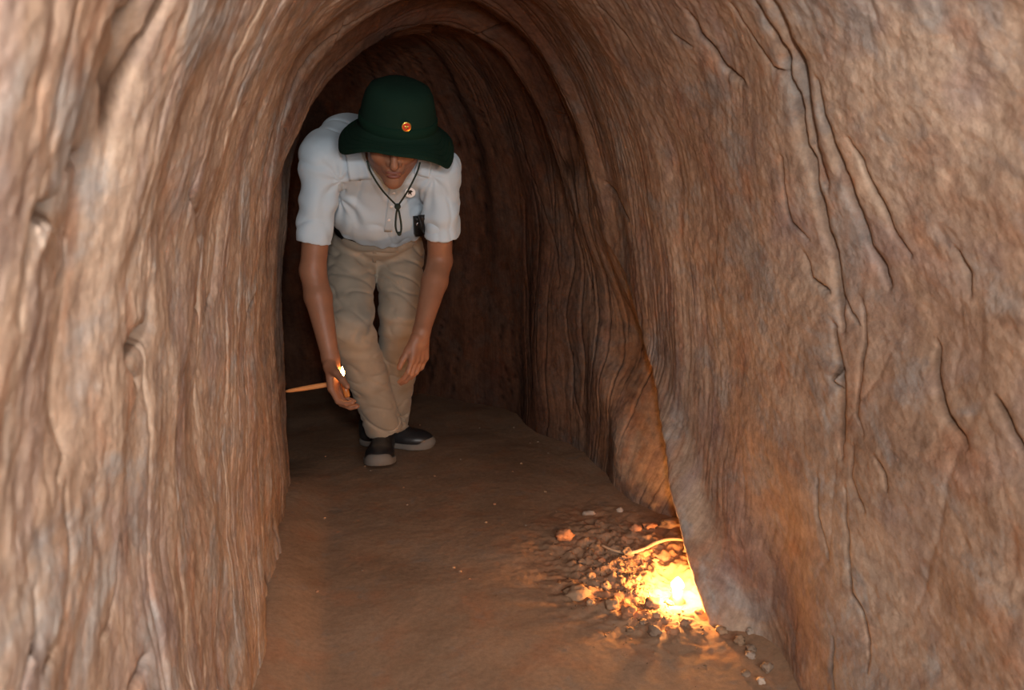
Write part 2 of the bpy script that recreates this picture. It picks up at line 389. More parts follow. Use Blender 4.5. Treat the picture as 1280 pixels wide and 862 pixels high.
# ---- trodden earth floor: heightfield under the walls
def floor_z(x, y):
    p = np.stack([x, y, 0*x], -1)
    z = 0.009*n3(p, 2.5, 20)+0.0035*n3(p, 7, 21)+0.0010*n3(p, 22, 22)+0.0007*n3(p, 60, 23)
    # banked foot of the left wall, and rubble at the foot of the right wall round the candle
    z = z+0.045*sm(-0.06, -0.20, x)*sm(0.3, 1.0, y)*sm(2.7, 2.3, y)
    rb = (1-0.75*np.exp(-(((x-0.72)/0.09)**2+((y-1.58)/0.09)**2)))*np.exp(-(((x-0.68)/0.17)**2+((y-1.74)/0.25)**2))
    q_ = p+0.02*np.stack([n3(p, 9, 27), n3(p, 9, 28), 0*x], -1)
    z = z+np.minimum(1, 1.3*rb)*(0.006+0.022*np.abs(n3(q_, 15, 24))+0.016*n3(q_, 33, 25)+0.009*n3(p, 75, 26)+0.003*n3(p, 160, 29))
    z = z+0.02*sm(0.76, 0.90, x)*sm(2.6, 1.2, y)
    z = z-0.020*np.exp(-(((x-0.75)/0.07)**2+((y-1.60)/0.09)**2))
    pit = np.exp(-(((x-0.50)/0.07)**2+((y-1.80)/0.12)**2)); z = z-0.014*pit
    return z
def grid_floor():
    xs = np.concatenate([np.arange(-3.0, -0.3, 0.03), np.arange(-0.3, 1.15, 0.0042)]); ys = np.concatenate([np.arange(-1.3, 1.2, 0.02), np.arange(1.2, 2.9, 0.0048), np.arange(2.9, 3.9, 0.01)])
    X, Y = np.meshgrid(xs, ys, indexing='ij'); Zf = floor_z(X, Y)
    V = np.stack([X, Y, Zf], -1).reshape(-1, 3); I = np.arange(X.size).reshape(X.shape)
    Qd = np.stack([I[:-1, :-1], I[1:, :-1], I[1:, 1:], I[:-1, 1:]], -1)
    keep = (X[:-1, :-1] > -0.35) | (Y[:-1, :-1] > 2.3)
    o = link('floor', np_mesh('floor', V, Qd[keep].reshape(-1, 4)), FLOOR); tag(o, kind='structure')
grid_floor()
def fz(x, y): return float(floor_z(np.array([x]), np.array([y]))[0])
# ------------------------------------------------------------------ small mesh helpers
def bm_obj(name, bm, m, parent=None, smooth=True):
    me = bpy.data.meshes.new(name); bmesh.ops.recalc_face_normals(bm, faces=bm.faces[:]); bm.to_mesh(me); bm.free()
    return link(name, me, m, parent, smooth)
def tube(bm, pts, rad, seg=8, cap=True):
    pts = [Vector(p) for p in pts]; n = len(pts); rings = []; rad = rad if hasattr(rad, '__len__') else [rad]*n
    up = Vector((0, 0, 1)); prev = None
    for i, p in enumerate(pts):
        d = (pts[min(i+1, n-1)]-pts[max(i-1, 0)]).normalized()
        a = (up if abs(d.z) < 0.9 else Vector((1, 0, 0))).cross(d).normalized() if prev is None else (prev-d*prev.dot(d)).normalized()
        prev = a; b = d.cross(a)
        rings.append([bm.verts.new(p+(a*math.cos(2*math.pi*k/seg)+b*math.sin(2*math.pi*k/seg))*rad[i]) for k in range(seg)])
    for i in range(n-1):
        for k in range(seg): bm.faces.new((rings[i][k], rings[i][(k+1) % seg], rings[i+1][(k+1) % seg], rings[i+1][k]))
    if cap: bm.faces.new(rings[0][::-1]); bm.faces.new(rings[-1])
def spline(pts, n=8):
    P_ = [np.array(p, float) for p in pts]; P_ = [2*P_[0]-P_[1]]+P_+[2*P_[-1]-P_[-2]]; out = []
    for i in range(1, len(P_)-2):
        for k in range(n):
            t = k/n; a, b, c, d = P_[i-1:i+3]
            out.append(0.5*((2*b)+(-a+c)*t+(2*a-5*b+4*c-d)*t*t+(-a+3*b-3*c+d)*t**3))
    out.append(P_[-2]); return out
def lathe(bm, prof, seg, axis_pt, up, side, wave=None):
    """profile of (radius, height) about an axis"""
    up = Vector(up).normalized(); s1 = Vector(side).normalized(); s2 = up.cross(s1); rings = []
    for i, (r, h) in enumerate(prof):
        if r < 1e-6: rings.append([bm.verts.new(Vector(axis_pt)+up*h)]); continue
        rg = []
        for k in range(seg):
            a = 2*math.pi*k/seg; rr, hh = wave(i, a, r, h) if wave else (r, h)
            rg.append(bm.verts.new(Vector(axis_pt)+up*hh+(s1*math.cos(a)+s2*math.sin(a))*rr))
        rings.append(rg)
    for A, B in zip(rings, rings[1:]):
        for k in range(seg):
            k2 = (k+1) % seg
            if len(A) == 1: bm.faces.new((A[0], B[k], B[k2]))
            elif len(B) == 1: bm.faces.new((A[k], A[k2], B[0]))
            else: bm.faces.new((A[k], A[k2], B[k2], B[k]))
def flame_mesh(bm, base, h, r, seg=10):
    prof = [(0, 0), (r*.55, h*.06), (r*.95, h*.22), (r, h*.36), (r*.8, h*.56), (r*.42, h*.78), (0, h)]
    lathe(bm, prof, seg, base, (0, 0, 1), (1, 0, 0))

# ------------------------------------------------------------------ candle stub in the niche
WAX = simple('candle_wax', (0.85, 0.62, 0.38), 0.4, spec=0.4)
WICK = simple('charred_wick', (0.02, 0.015, 0.012), 0.9)
FLAME = emit('flame', (1.0, 0.43, 0.12), 1450.0)
fl = at(847, 728, 1.60)
for _ in range(6): fl = atz(847, 728, fz(fl[0], fl[1])+0.050)
cbx, cby, cbz = fl[0], fl[1], fz(fl[0], fl[1])
cz = cbz+0.034
CS = empty('candle_stub', (cbx, cby, cbz), 'burning candle stub glowing in the rubble at the foot of the right wall', 'candle')
bm = bmesh.new(); hgt = max(0.012, cz-cbz-0.004)
lathe(bm, [(0, -0.006), (0.017, -0.006), (0.019, 0.002), (0.0125, hgt*.4), (0.0115, hgt), (0.009, hgt+.001), (0, hgt-0.002)], 18, (cbx, cby, cbz), (0, 0, 1), (1, 0, 0),
      lambda i, a, r, h: (r*(1+0.12*math.sin(3*a+i)), h))
bm_obj('wax_body', bm, WAX, CS)
bm = bmesh.new(); tube(bm, [(cbx, cby, cbz+hgt-.004), (cbx+.001, cby, cz+0.004), (cbx+.003, cby, cz+0.008)], 0.0012, 6); bm_obj('wick', bm, WICK, CS)
bm = bmesh.new(); flame_mesh(bm, (cbx, cby, cz), 0.031, 0.0150); bm_obj('flame', bm, FLAME, CS)

# ------------------------------------------------------------------ clods, stones and the root
def clod_mat(name, col): return simple(name, col, 0.9, spec=0.15, bump=120, bstr=0.6, var=0.25, bdist=0.003)
M_OR, M_GR, M_PA, M_TA = clod_mat('rust_clod', (0.40, 0.20, 0.11)), clod_mat('grey_clod', (0.25, 0.18, 0.13)), clod_mat('pale_stone', (0.45, 0.36, 0.29)), clod_mat('tan_clod', (0.33, 0.215, 0.135))
def clod_mesh(size, seed, sub=3):
    bm = bmesh.new(); bmesh.ops.create_icosphere(bm, subdivisions=sub, radius=1)
    P_ = np.array([v.co[:] for v in bm.verts]); d = 0.50*n3(P_, 1.1, seed)+0.42*n3(P_, 2.3, seed+1)
    for v, k in zip(bm.verts, d): v.co = Vector(v.co)*(1+float(k)); v.co.x *= size[0]; v.co.y *= size[1]; v.co.z *= size[2]
    return bm
def put_clod(px, py, size, m, label=None, seed=1, group=None, rz=0.0, name='clod', cat='clod', sink=0.35):
    p = atz(px, py, 0.02)
    for _ in range(3): p = atz(px, py, fz(p[0], p[1])+size[2]*(1-sink)*0.5)
    bm = clod_mesh(size, seed); bmesh.ops.rotate(bm, verts=bm.verts[:], matrix=Matrix.Rotation(rz, 3, 'Z'))
    o = bm_obj(name, bm, m); o.location = (p[0], p[1], fz(p[0], p[1])+size[2]*(1-sink)); return tag(o, label, cat, group)
put_clod(706, 669, (0.024, 0.020, 0.016), M_OR, 'rust-orange clod alone on the floor, left of the rubble and the pale root', 3)
put_clod(735, 642, (0.017, 0.010, 0.007), M_PA, 'flat whitish stone on the floor at the mouth of the niche, left one', 5, name='stone', cat='stone')
put_clod(775, 638, (0.010, 0.008, 0.007), M_PA, 'small whitish stone close under the orange-lit niche wall', 6, name='stone', cat='stone')
put_clod(795, 661, (0.016, 0.014, 0.011), M_OR, 'rust-coloured lump just above the left end of the pale root', 8)
put_clod(813, 660, (0.018, 0.014, 0.010), M_OR, 'rust-coloured lump above the middle of the pale root', 9)
put_clod(842, 655, (0.034, 0.026, 0.014), M_TA, 'largest tan clod at the back of the niche', 10, sink=0.5)
put_clod(866, 688, (0.018, 0.016, 0.015), M_GR, 'dark rounded lump right behind the candle against the niche lip', 12)
put_clod(722, 742, (0.030, 0.022, 0.012), M_TA, 'low tan clod at the left end of the rubble, in front of the root', 14, sink=0.55)
rr = random.Random(11)
spots = [(738,716),(752,700),(770,712),(757,731),(779,729),(795,741),(812,752),(741,752),(762,760),(786,768),(806,775),(824,768),(835,756),(772,748),(729,700),(798,722),
         (818,705),(806,693),(783,693),(852,776),(870,766),(842,790),(815,790),(790,788)]
for i, (px, py) in enumerate(spots):
    s_ = rr.uniform(0.008, 0.017)
    put_clod(px+rr.uniform(-4, 4), py+rr.uniform(-3, 3), (s_*rr.uniform(.8, 1.3), s_, s_*rr.uniform(.5, .8)), [M_TA, M_OR, M_GR, M_TA][i % 4],
             ['small tan clod in the rubble round the burning candle', 'small rust-coloured clod in the rubble round the burning candle', 'small grey-brown clod in the rubble round the burning candle', 'small tan clod in the rubble round the burning candle'][i % 4], 20+i, 'small clods in the candlelit rubble', rr.uniform(0, 3))
spots = [(905,778),(913,786),(921,776),(928,797),(936,806),(918,803),(944,818),(952,832),(932,824),(960,848),(946,846),(900,790)]
for i, (px, py) in enumerate(spots):
    s_ = rr.uniform(0.006, 0.011)
    put_clod(px+rr.uniform(-14, 9), py+rr.uniform(-9, 9), (s_*rr.uniform(.8, 1.2), s_, s_*rr.uniform(.6, .9)), [M_PA, M_GR, M_TA][i % 3],
             ['small pale pebble', 'small dark pebble', 'small tan pebble'][i % 3]+' strewn along the foot of the right wall, nearer than the candle', 60+i, 'pebbles at the foot of the right wall', rr.uniform(0, 3), name='pebble', cat='pebble')
for i in range(26):
    y = rr.uniform(1.5, 3.0); x = rr.uniform(-0.1, 0.72); s_ = rr.uniform(0.0025, 0.005)
    o = bm_obj('pebble', clod_mesh((s_*1.2, s_, s_*.7), 90+i, 1), [M_TA, M_GR, M_OR][i % 3]); o.location = (x, y, fz(x, y)+s_*.35)
    tag(o, 'tiny pebble lying loose on the trodden earth floor', 'pebble', 'loose pebbles on the floor')
# crumbs nobody could count
V_, T_ = [], []; tri = np.array([(0,1,2),(0,2,3),(0,3,1),(1,3,2)])
for i in range(1500):
    ang = rr.uniform(0, 6.28); q = abs(rr.gauss(0, 1)); x = 0.65+0.11*q*math.cos(ang); y = 1.68+0.17*q*math.sin(ang)
    if x > 0.76 or x < 0.3: continue
    s_ = rr.uniform(0.001, 0.0032); z = fz(x, y); b0 = len(V_)
    for k in range(4): V_.append((x+rr.gauss(0, s_), y+rr.gauss(0, s_), z+rr.gauss(0, s_*.6)+s_*.3))
    T_ += [tuple(b0+t) for t in tri]
o = link('earth_crumbs', np_mesh('earth_crumbs', np.array(V_), np.array(T_)), M_TA, smooth=False)
tag(o, 'loose earth crumbs scattered around the candle at the foot of the right wall', 'crumbs', kind='stuff')
ROOT = simple('pale_root', (0.52, 0.38, 0.26), 0.75, bump=90, bstr=0.5)
rt = empty('root', tuple(atz(800, 685, 0.03)), 'pale curved root lying across the rubble behind the candle', 'root')
def gp(px, py, dz):
    p = atz(px, py, 0.03)
    for _ in range(3): p = atz(px, py, fz(p[0], p[1])+dz)
    return p
bm = bmesh.new(); pts = spline([gp(752, 681, .004), gp(768, 688, .007), gp(786, 690, .009), gp(803, 687, .012), gp(818, 679, .016), gp(836, 674, .016), gp(856, 675, .012), gp(868, 681, .004)], 6)
tube(bm, pts, [0.0016+0.0034*math.sin(math.pi*min(1, (i+1)/len(pts)*1.05))**.6 for i in range(len(pts))], 8); bm_obj('main_root', bm, ROOT, rt)
bm = bmesh.new(); pts = spline([gp(812, 683, .012), gp(804, 690, .012), gp(802, 698, .008), gp(805, 708, .001)], 6); tube(bm, pts, [0.003-0.0018*i/len(pts) for i in range(len(pts))], 7); bm_obj('side_root', bm, ROOT, rt)
# ------------------------------------------------------------------ distance-field modelling for the figure
class Field:
    def __init__(s, lo, hi, h):
        s.lo = np.array(lo, float); s.h = h; s.n = np.ceil((np.array(hi)-s.lo)/h).astype(int)+1
        s.D = np.full(s.n, 0.5, np.float32)
        s.ax = [(s.lo[i]+h*np.arange(s.n[i])).astype(np.float32) for i in range(3)]
    def win(s, lo, hi, pad):
        a = np.clip(np.floor((np.array(lo)-pad-s.lo)/s.h).astype(int), 0, s.n); b = np.clip(np.ceil((np.array(hi)+pad-s.lo)/s.h).astype(int)+1, 0, s.n)
        sl = tuple(slice(i, j) for i, j in zip(a, b))
        return sl, np.stack(np.meshgrid(*[s.ax[i][sl[i]] for i in range(3)], indexing='ij'), -1)
    def put(s, sl, d, k, op='add'):
        A = s.D[sl]
        if d.size == 0: return
        if op == 'add':
            if k > 0: hh = np.clip(0.5+0.5*(A-d)/k, 0, 1); s.D[sl] = A*(1-hh)+d*hh-k*hh*(1-hh)
            else: s.D[sl] = np.minimum(A, d)
        else:
            hh = np.clip(0.5-0.5*(A+d)/max(k, 1e-5), 0, 1); s.D[sl] = A*(1-hh)+(-d)*hh+k*hh*(1-hh)
    def cone(s, a, b, ra, rb, k=0.01, op='add'):
        a = np.array(a, float); b = np.array(b, float); r = max(ra, rb)
        sl, X = s.win(np.minimum(a, b)-r, np.maximum(a, b)+r, k+3*s.h)
        ab = b-a; t = np.clip(((X-a.astype(np.float32))@ab.astype(np.float32))/(ab@ab+1e-12), 0, 1)
        d = np.linalg.norm(X-a.astype(np.float32)-t[..., None]*ab.astype(np.float32), axis=-1)-(ra+(rb-ra)*t)
        s.put(sl, d, k, op)
    def ell(s, c, r, R=None, k=0.01, op='add'):
        c = np.array(c, float); r = np.array(r, float); R = np.eye(3) if R is None else R      # rows of R: local axes
        e = np.sqrt(((R.T*r)**2).sum(1)); sl, X = s.win(c-e, c+e, k+3*s.h)
        q = (X-c.astype(np.float32))@R.T.astype(np.float32); k0 = np.linalg.norm(q/r, axis=-1); k1 = np.linalg.norm(q/(r*r), axis=-1)
        s.put(sl, (k0*(k0-1)/np.maximum(k1, 1e-6)).astype(np.float32), k, op)
    def cut(s, p, n):     # remove what lies beyond the plane
        n = np.array(n, float); n /= np.linalg.norm(n)
        g = sum((s.ax[i]-p[i]).reshape([-1 if j == i else 1 for j in range(3)])*n[i] for i in range(3)); s.D = np.maximum(s.D, g.astype(np.float32))
    def chain(s, pts, rad, k=0.01):
        for i in range(len(pts)-1): s.cone(pts[i], pts[i+1], rad[i], rad[i+1], k)
    def mesh(s, name, smooth=2, disp=None):
        D = s.D; ins = D < 0; ids, pos = [], []; quads = []
        nx, ny, nz = D.shape; st = np.array([ny*nz, nz, 1])
        for ax in range(3):
            a = [slice(None)]*3; b = [slice(None)]*3; a[ax] = slice(0, -1); b[ax] = slice(1, None)
            cr = np.argwhere(ins[tuple(a)] != ins[tuple(b)])
            cr = cr[((cr > 0) | (np.arange(3) == ax)).all(1)]
            u = cr.copy(); u[:, ax] += 1
            d0 = D[tuple(cr.T)]; d1 = D[tuple(u.T)]; t = d0/(d0-d1); p = cr.astype(np.float64); p[:, ax] += t
            o1, o2 = [(1, 2), (2, 0), (0, 1)][ax]; cell = cr@st
            q = [cell-st[o1]-st[o2], cell-st[o2], cell, cell-st[o1]]
            for c in q: ids.append(c); pos.append(p)
            Qd = np.stack(q, 1); fl_ = d0 > d1; Qd[fl_] = Qd[fl_][:, ::-1]; quads.append(Qd)
        ids = np.concatenate(ids); pos = np.concatenate(pos); uq, inv = np.unique(ids, return_inverse=True)
        cnt = np.bincount(inv); V = np.stack([np.bincount(inv, pos[:, i])/cnt for i in range(3)], 1)*s.h+s.lo
        Qd = np.searchsorted(uq, np.concatenate(quads))
        for _ in range(smooth):
            A = np.zeros_like(V); c = np.zeros(len(V))
            for i in range(4):
                for j in (1, 3): np.add.at(A, Qd[:, i], V[Qd[:, (i+j) % 4]]); np.add.at(c, Qd[:, i], 1)
            V = V*0.5+0.5*A/np.maximum(c, 1)[:, None]
        n = np.cross(V[Qd[:, 2]]-V[Qd[:, 0]], V[Qd[:, 3]]-V[Qd[:, 1]]); N_ = np.zeros_like(V)
        for i in range(4): np.add.at(N_, Qd[:, i], n)
        N_ /= np.linalg.norm(N_, axis=1, keepdims=True)+1e-12
        if disp is not None: V = V+N_*disp(V, N_)[:, None]
        s.V, s.N = V, N_
        return np_mesh(name, V, Qd)
def unit(v): v = np.array(v, float); return v/np.linalg.norm(v)
def rot(v, ax, a): return np.array(Matrix.Rotation(a, 3, Vector(ax)) @ Vector(v))

SKIN = simple('tanned_skin', (0.27, 0.125, 0.072), 0.5, spec=0.35, bump=160, bstr=0.15, var=0.12)
SHIRT = simple('pale_blue_shirt', (0.50, 0.60, 0.68), 0.8, spec=0.2, bump=420, bstr=0.15, sheen=0.2, bdist=0.001)
TROU = simple('khaki_trousers', (0.30, 0.255, 0.20), 0.85, spec=0.15, bump=300, bstr=0.2, var=0.08, sheen=0.1, bdist=0.001)
LEATH = simple('black_leather', (0.016, 0.016, 0.018), 0.38, spec=0.5, bump=120, bstr=0.15)
SOLE = simple('grey_rubber_sole', (0.17, 0.155, 0.14), 0.85)
HATM = simple('green_cotton', (0.006, 0.021, 0.013), 0.9, spec=0.15, bump=500, bstr=0.2, bdist=0.001)
HATB = simple('green_cotton_band', (0.006, 0.022, 0.013), 0.9, spec=0.1)
HAIR = simple('black_hair', (0.012, 0.010, 0.009), 0.5)
CORD = simple('dark_green_cord', (0.02, 0.028, 0.02), 0.8)
GOLD = simple('gilt_metal', (0.85, 0.55, 0.12), 0.3, metal=0.9)
REDE = simple('red_enamel', (0.65, 0.04, 0.02), 0.25, spec=0.5)
BELT = simple('black_belt', (0.014, 0.013, 0.013), 0.4)
STEEL = simple('bright_metal', (0.75, 0.75, 0.78), 0.25, metal=1.0)
WHITE = simple('white_plastic', (0.85, 0.85, 0.86), 0.5)
BLACK = simple('black_print', (0.01, 0.01, 0.012), 0.5)
EYEW = simple('eye_white', (0.75, 0.72, 0.68), 0.2, spec=0.6)
EYEI = simple('dark_iris', (0.03, 0.015, 0.01), 0.15, spec=0.6)
LIPM = simple('lip_skin', (0.20, 0.065, 0.045), 0.45, spec=0.4)
NAIL = simple('finger_nail', (0.50, 0.28, 0.20), 0.3, spec=0.5)

ground = fz(0.12, 2.6)
HC_ = at(492, 190, 2.12); HC_[2] = at(492, 230, 2.12)[2]+0.129
PT = math.radians(35)
hf = unit((-0.04, -math.cos(PT), -math.sin(PT))); hu = unit((0.0, -math.sin(PT), math.cos(PT))); hu = unit(hu-hf*hu.dot(hf)); hr = np.cross(hf, hu)  # face, up, lateral
if hr[0] < 0: hr = -hr
HR = np.stack([hr, hf, hu])
def hp(x, f, u): return HC_+hr*x+hf*f+hu*u
shL, shR = at(403, 200, 2.31), at(549, 212, 2.28)      # shoulder joints, image left and right
elL, elR = at(391, 338, 2.31), at(550, 326, 2.36)
wrL, wrR = at(413, 447, 2.24), at(527, 414, 2.22)
pel = at(469, 306, 2.66); waist = at(472, 275, 2.58); chest = at(480, 213, 2.43); chest[2] = 0.965
neckb = at(488, 205, 2.29); neckb[2] = 1.00
spd = unit(chest-pel); spx = np.array([1.0, 0, 0]); spn = unit(np.cross(spx, spd)); SR = np.stack([spx, spn, spd])

root = empty('person', (0.12, 2.62, ground), 'stooping person in pale blue shirt, khaki trousers and green bush hat, holding a lighter', 'person')

# ---- body: head, neck, trunk, arms and hands in one surface
B = Field((-0.20, 1.98, 0.28), (0.42, 2.86, 1.20), 0.0029)
B.ell(hp(0, -0.015, 0.030), (0.076, 0.094, 0.088), HR, 0.01)
B.ell(hp(0, 0.020, -0.030), (0.062, 0.066, 0.078), HR, 0.03)
B.cone(hp(-0.040, 0.012, -0.070), hp(0, 0.066, -0.098), 0.020, 0.018, 0.025); B.cone(hp(0.040, 0.012, -0.070), hp(0, 0.066, -0.098), 0.020, 0.018, 0.025)
B.ell(hp(0, 0.072, -0.096), (0.020, 0.015, 0.015), HR, 0.012)
B.cone(hp(-0.030, 0.070, 0.026), hp(0.030, 0.070, 0.026), 0.014, 0.014, 0.014)     # brow
for sg in (-1, 1):
    B.ell(hp(sg*0.032, 0.086, 0.006), (0.014, 0.012, 0.009), HR, 0.010, 'sub')       # sockets
    B.ell(hp(sg*0.038, 0.062, -0.026), (0.020, 0.018, 0.018), HR, 0.016)             # cheek
    B.ell(hp(sg*0.012, 0.087, -0.036), (0.0075, 0.0085, 0.0065), HR, 0.005)          # nostril wings
    B.ell(hp(sg*0.006, 0.092, -0.044), (0.0032, 0.005, 0.004), HR, 0.003, 'sub')
    B.ell(hp(sg*0.078, -0.010, 0.000), (0.010, 0.018, 0.032), HR, 0.006)             # ears
    B.ell(hp(sg*0.086, -0.004, 0.004), (0.006, 0.009, 0.018), HR, 0.004, 'sub')
    B.ell(hp(sg*0.032, 0.079, 0.012), (0.017, 0.008, 0.0045), HR, 0.004)             # upper lid
    B.ell(hp(sg*0.032, 0.077, -0.003), (0.015, 0.007, 0.0035), HR, 0.004)            # lower lid
B.cone(hp(0, 0.080, 0.018), hp(0, 0.104, -0.030), 0.0075, 0.0105, 0.010)             # nose
B.ell(hp(0, 0.102, -0.034), (0.0105, 0.009, 0.008), HR, 0.006)
B.ell(hp(0, 0.078, -0.058), (0.026, 0.014, 0.016), HR, 0.012)                        # muzzle
B.ell(hp(0, 0.091, -0.0555), (0.021, 0.007, 0.0052), HR, 0.003); B.ell(hp(0, 0.089, -0.0690), (0.018, 0.0075, 0.0058), HR, 0.003)
B.ell(hp(0, 0.096, -0.0625), (0.020, 0.007, 0.0022), HR, 0.002, 'sub')
B.cone(hp(0, -0.035, -0.055), neckb+np.array([0, .03, 0]), 0.052, 0.062, 0.03)
B.ell(chest, (0.155, 0.105, 0.150), SR, 0.05); B.ell(waist, (0.130, 0.100, 0.120), SR, 0.06); B.ell(pel, (0.120, 0.085, 0.085), SR, 0.04)
B.cone(shL, shR, 0.042, 0.042, 0.05)
for sh, el, wr in ((shL, elL, wrL), (shR, elR, wrR)):
    B.cone(sh, el, 0.040, 0.036, 0.02); m_ = el+(wr-el)*0.30
    B.cone(el, m_, 0.036, 0.038, 0.012); B.cone(m_, wr, 0.038, 0.024, 0.01)
FT = []
def hand(Wp, d, n, ts, curls, thumb, fan=0.06, sc=1.0):
    """Wp wrist, d towards the fingers, n palm normal, ts +1/-1 side of the thumb; curls per finger"""
    d = unit(d); n = unit(np.array(n)-d*np.dot(n, d)); t = np.cross(d, n)*ts
    offs = [0.028, 0.0095, -0.010, -0.028]; ml = [0.086, 0.088, 0.083, 0.076]; pl = [(0.042, 0.025, 0.019), (0.046, 0.029, 0.020), (0.042, 0.027, 0.020), (0.033, 0.020, 0.018)]
    B.cone(Wp, Wp+d*0.03, 0.0245, 0.024, 0.01)
    info = []
    for i in range(4):
        a = Wp+d*0.022+t*offs[i]*0.55; kx = Wp+d*ml[i]*sc+t*offs[i]*sc-n*0.003
        B.cone(a, kx, 0.0145, 0.0115, 0.008)
        dir_ = unit(d+t*fan*(1.5-i)); p = kx; axn = np.cross(d, n)
        for j, L_ in enumerate(pl[i]):
            dir_ = rot(dir_, axn, curls[i][j]); q = p+dir_*L_*sc
            B.cone(p, q, (0.0096, 0.0084, 0.0076)[j]*sc, (0.0085, 0.0076, 0.0066)[j]*sc, 0.0035); p = q
        info.append((p, dir_))
    # thumb leaves the side of the palm near its base
    p = Wp+d*0.024+t*0.018; td = unit(d*thumb[0]+t*thumb[1]+n*thumb[2])
    q = p+td*0.042*sc; B.cone(p, q, 0.0165, 0.0115, 0.010)
    for j, L_ in enumerate((0.032, 0.026)):
        td = unit(td+d*thumb[3]*(j+1)+n*thumb[4]*(j+1)); p, q = q, q+td*L_*sc; B.cone(p, q, 0.0108 if j == 0 else 0.0095, 0.0094 if j == 0 else 0.0078, 0.004)
    info.append((q, td)); return info
iL = hand(wrL, unit(at(421, 490, 2.21)-wrL), (0.90, -0.35, 0), 1, [(0.35, 0.75, 0.5), (0.30, 0.70, 0.5), (0.25, 0.60, 0.45), (0.2, 0.5, 0.4)], (0.55, 0.50, 0.55, 0.25, 0.10))
iR = hand(wrR, unit(at(519, 470, 2.19)-wrR), (-0.62, 0.75, 0), -1, [(0.15, 0.45, 0.3), (0.22, 0.5, 0.35), (0.28, 0.55, 0.35), (0.35, 0.6, 0.4)], (0.85, 0.35, 0.25, 0.35, 0.05), 0.03, 0.94)
body = link('body', B.mesh('body', 2), SKIN, root)
del B.D
# eyes, lips, hair
for sg in (-1, 1):
    bm = bmesh.new(); bmesh.ops.create_uvsphere(bm, u_segments=14, v_segments=10, radius=0.0115, matrix=Matrix.Translation(Vector(hp(sg*0.032, 0.0705, 0.0045)))); e = bm_obj('eye', bm, EYEW, root)
    bm = bmesh.new(); bmesh.ops.create_uvsphere(bm, u_segments=12, v_segments=8, radius=0.0055, matrix=Matrix.Translation(Vector(hp(sg*0.032, 0.0775, 0.0015)))); link('iris', _ := bpy.data.meshes.new('iris'), EYEI); bm.to_mesh(_); bm.free(); io = bpy.data.objects['iris'] if sg < 0 else bpy.data.objects['iris.001']; io.parent = e; _.transform(Matrix.Translation(-_wl(e)))
lf = Field(hp(0, 0.09, -0.062)-0.04, hp(0, 0.09, -0.062)+0.04, 0.0012)
lf.ell(hp(0, 0.0925, -0.0560), (0.020, 0.0068, 0.0045), HR, 0.002); lf.ell(hp(0, 0.0905, -0.0690), (0.017, 0.0072, 0.0050), HR, 0.002); lf.ell(hp(0, 0.099, -0.0625), (0.022, 0.010, 0.0017), HR, 0.001, 'sub')
link('lips', lf.mesh('lips', 1), LIPM, root)
hfld = Field(hp(0, 0, 0.03)-0.14, hp(0, 0, 0.03)+0.14, 0.004)
hfld.ell(hp(0, -0.022, 0.030), (0.0805, 0.094, 0.090), HR, 0.01); hfld.cut(hp(0, 0.055, 0.03), hf); hfld.cut(hp(0, 0, -0.045), -hu-0.6*hf)
link('hair', hfld.mesh('hair', 2, lambda V, N_: 0.002*n3(V, 90, 5)), HAIR, root)

# ---- shirt
def folds(V, pts, r, amp, f, seed): 
    out = np.zeros(len(V))
    return out
Sf = Field((-0.24, 2.10, 0.64), (0.46, 2.80, 1.18), 0.0036)
Sf.ell(chest+spn*0.0, (0.172, 0.128, 0.165), SR, 0.05); Sf.ell(waist, (0.154, 0.124, 0.15), SR, 0.06)
Sf.ell((chest+waist)/2+np.array([0.0, -0.02, -0.02]), (0.158, 0.118, 0.12), SR, 0.05)
Sf.cone(shL, shR, 0.054, 0.054, 0.05); Sf.cone(at(436, 182, 2.48), at(500, 182, 2.48), 0.080, 0.080, 0.06); Sf.cone(at(406, 188, 2.36), at(432, 180, 2.46), 0.060, 0.075, 0.05)
Sf.cone(neckb+np.array([0, .05, -.01]), neckb+np.array([0, .0, .0]), 0.085, 0.066, 0.04)
hemL, hemR = at(392, 304, 2.31), at(553, 295, 2.33)
for sh, hm, el, rr_ in ((shL, hemL, elL, 0.050), (shR, hemR, elR, 0.053)):
    Sf.cone(sh, hm+(hm-sh)*0.12, 0.054, rr_, 0.035)
for sh, hm, ra in ((shL, hemL, 0.046), (shR, hemR, 0.049)):
    dd = unit(hm-sh)
    sl, X = Sf.win(np.minimum(hm, hm+dd*.1)-0.09, np.maximum(hm, hm+dd*.1)+0.09, 0)
    g = ((X-hm)@dd).astype(np.float32)
    Sf.D[sl] = np.maximum(Sf.D[sl], np.where(np.linalg.norm(X-hm-g[..., None]*dd, axis=-1) < 0.085, g, -1))
    Sf.cone(hm-dd*0.04, hm+dd*0.10, ra-0.004, ra, 0.002, 'sub')
Sf.cone(HC_+hu*-0.02-hf*0.02, neckb+np.array([0, -.01, .01]), 0.060, 0.058, 0.006, 'sub')      # neck opening
Sf.cut(at(470, 293, 2.50)-spd*0.004, -spd)
armL, armR = at(425, 245, 2.36), at(535, 250, 2.36)
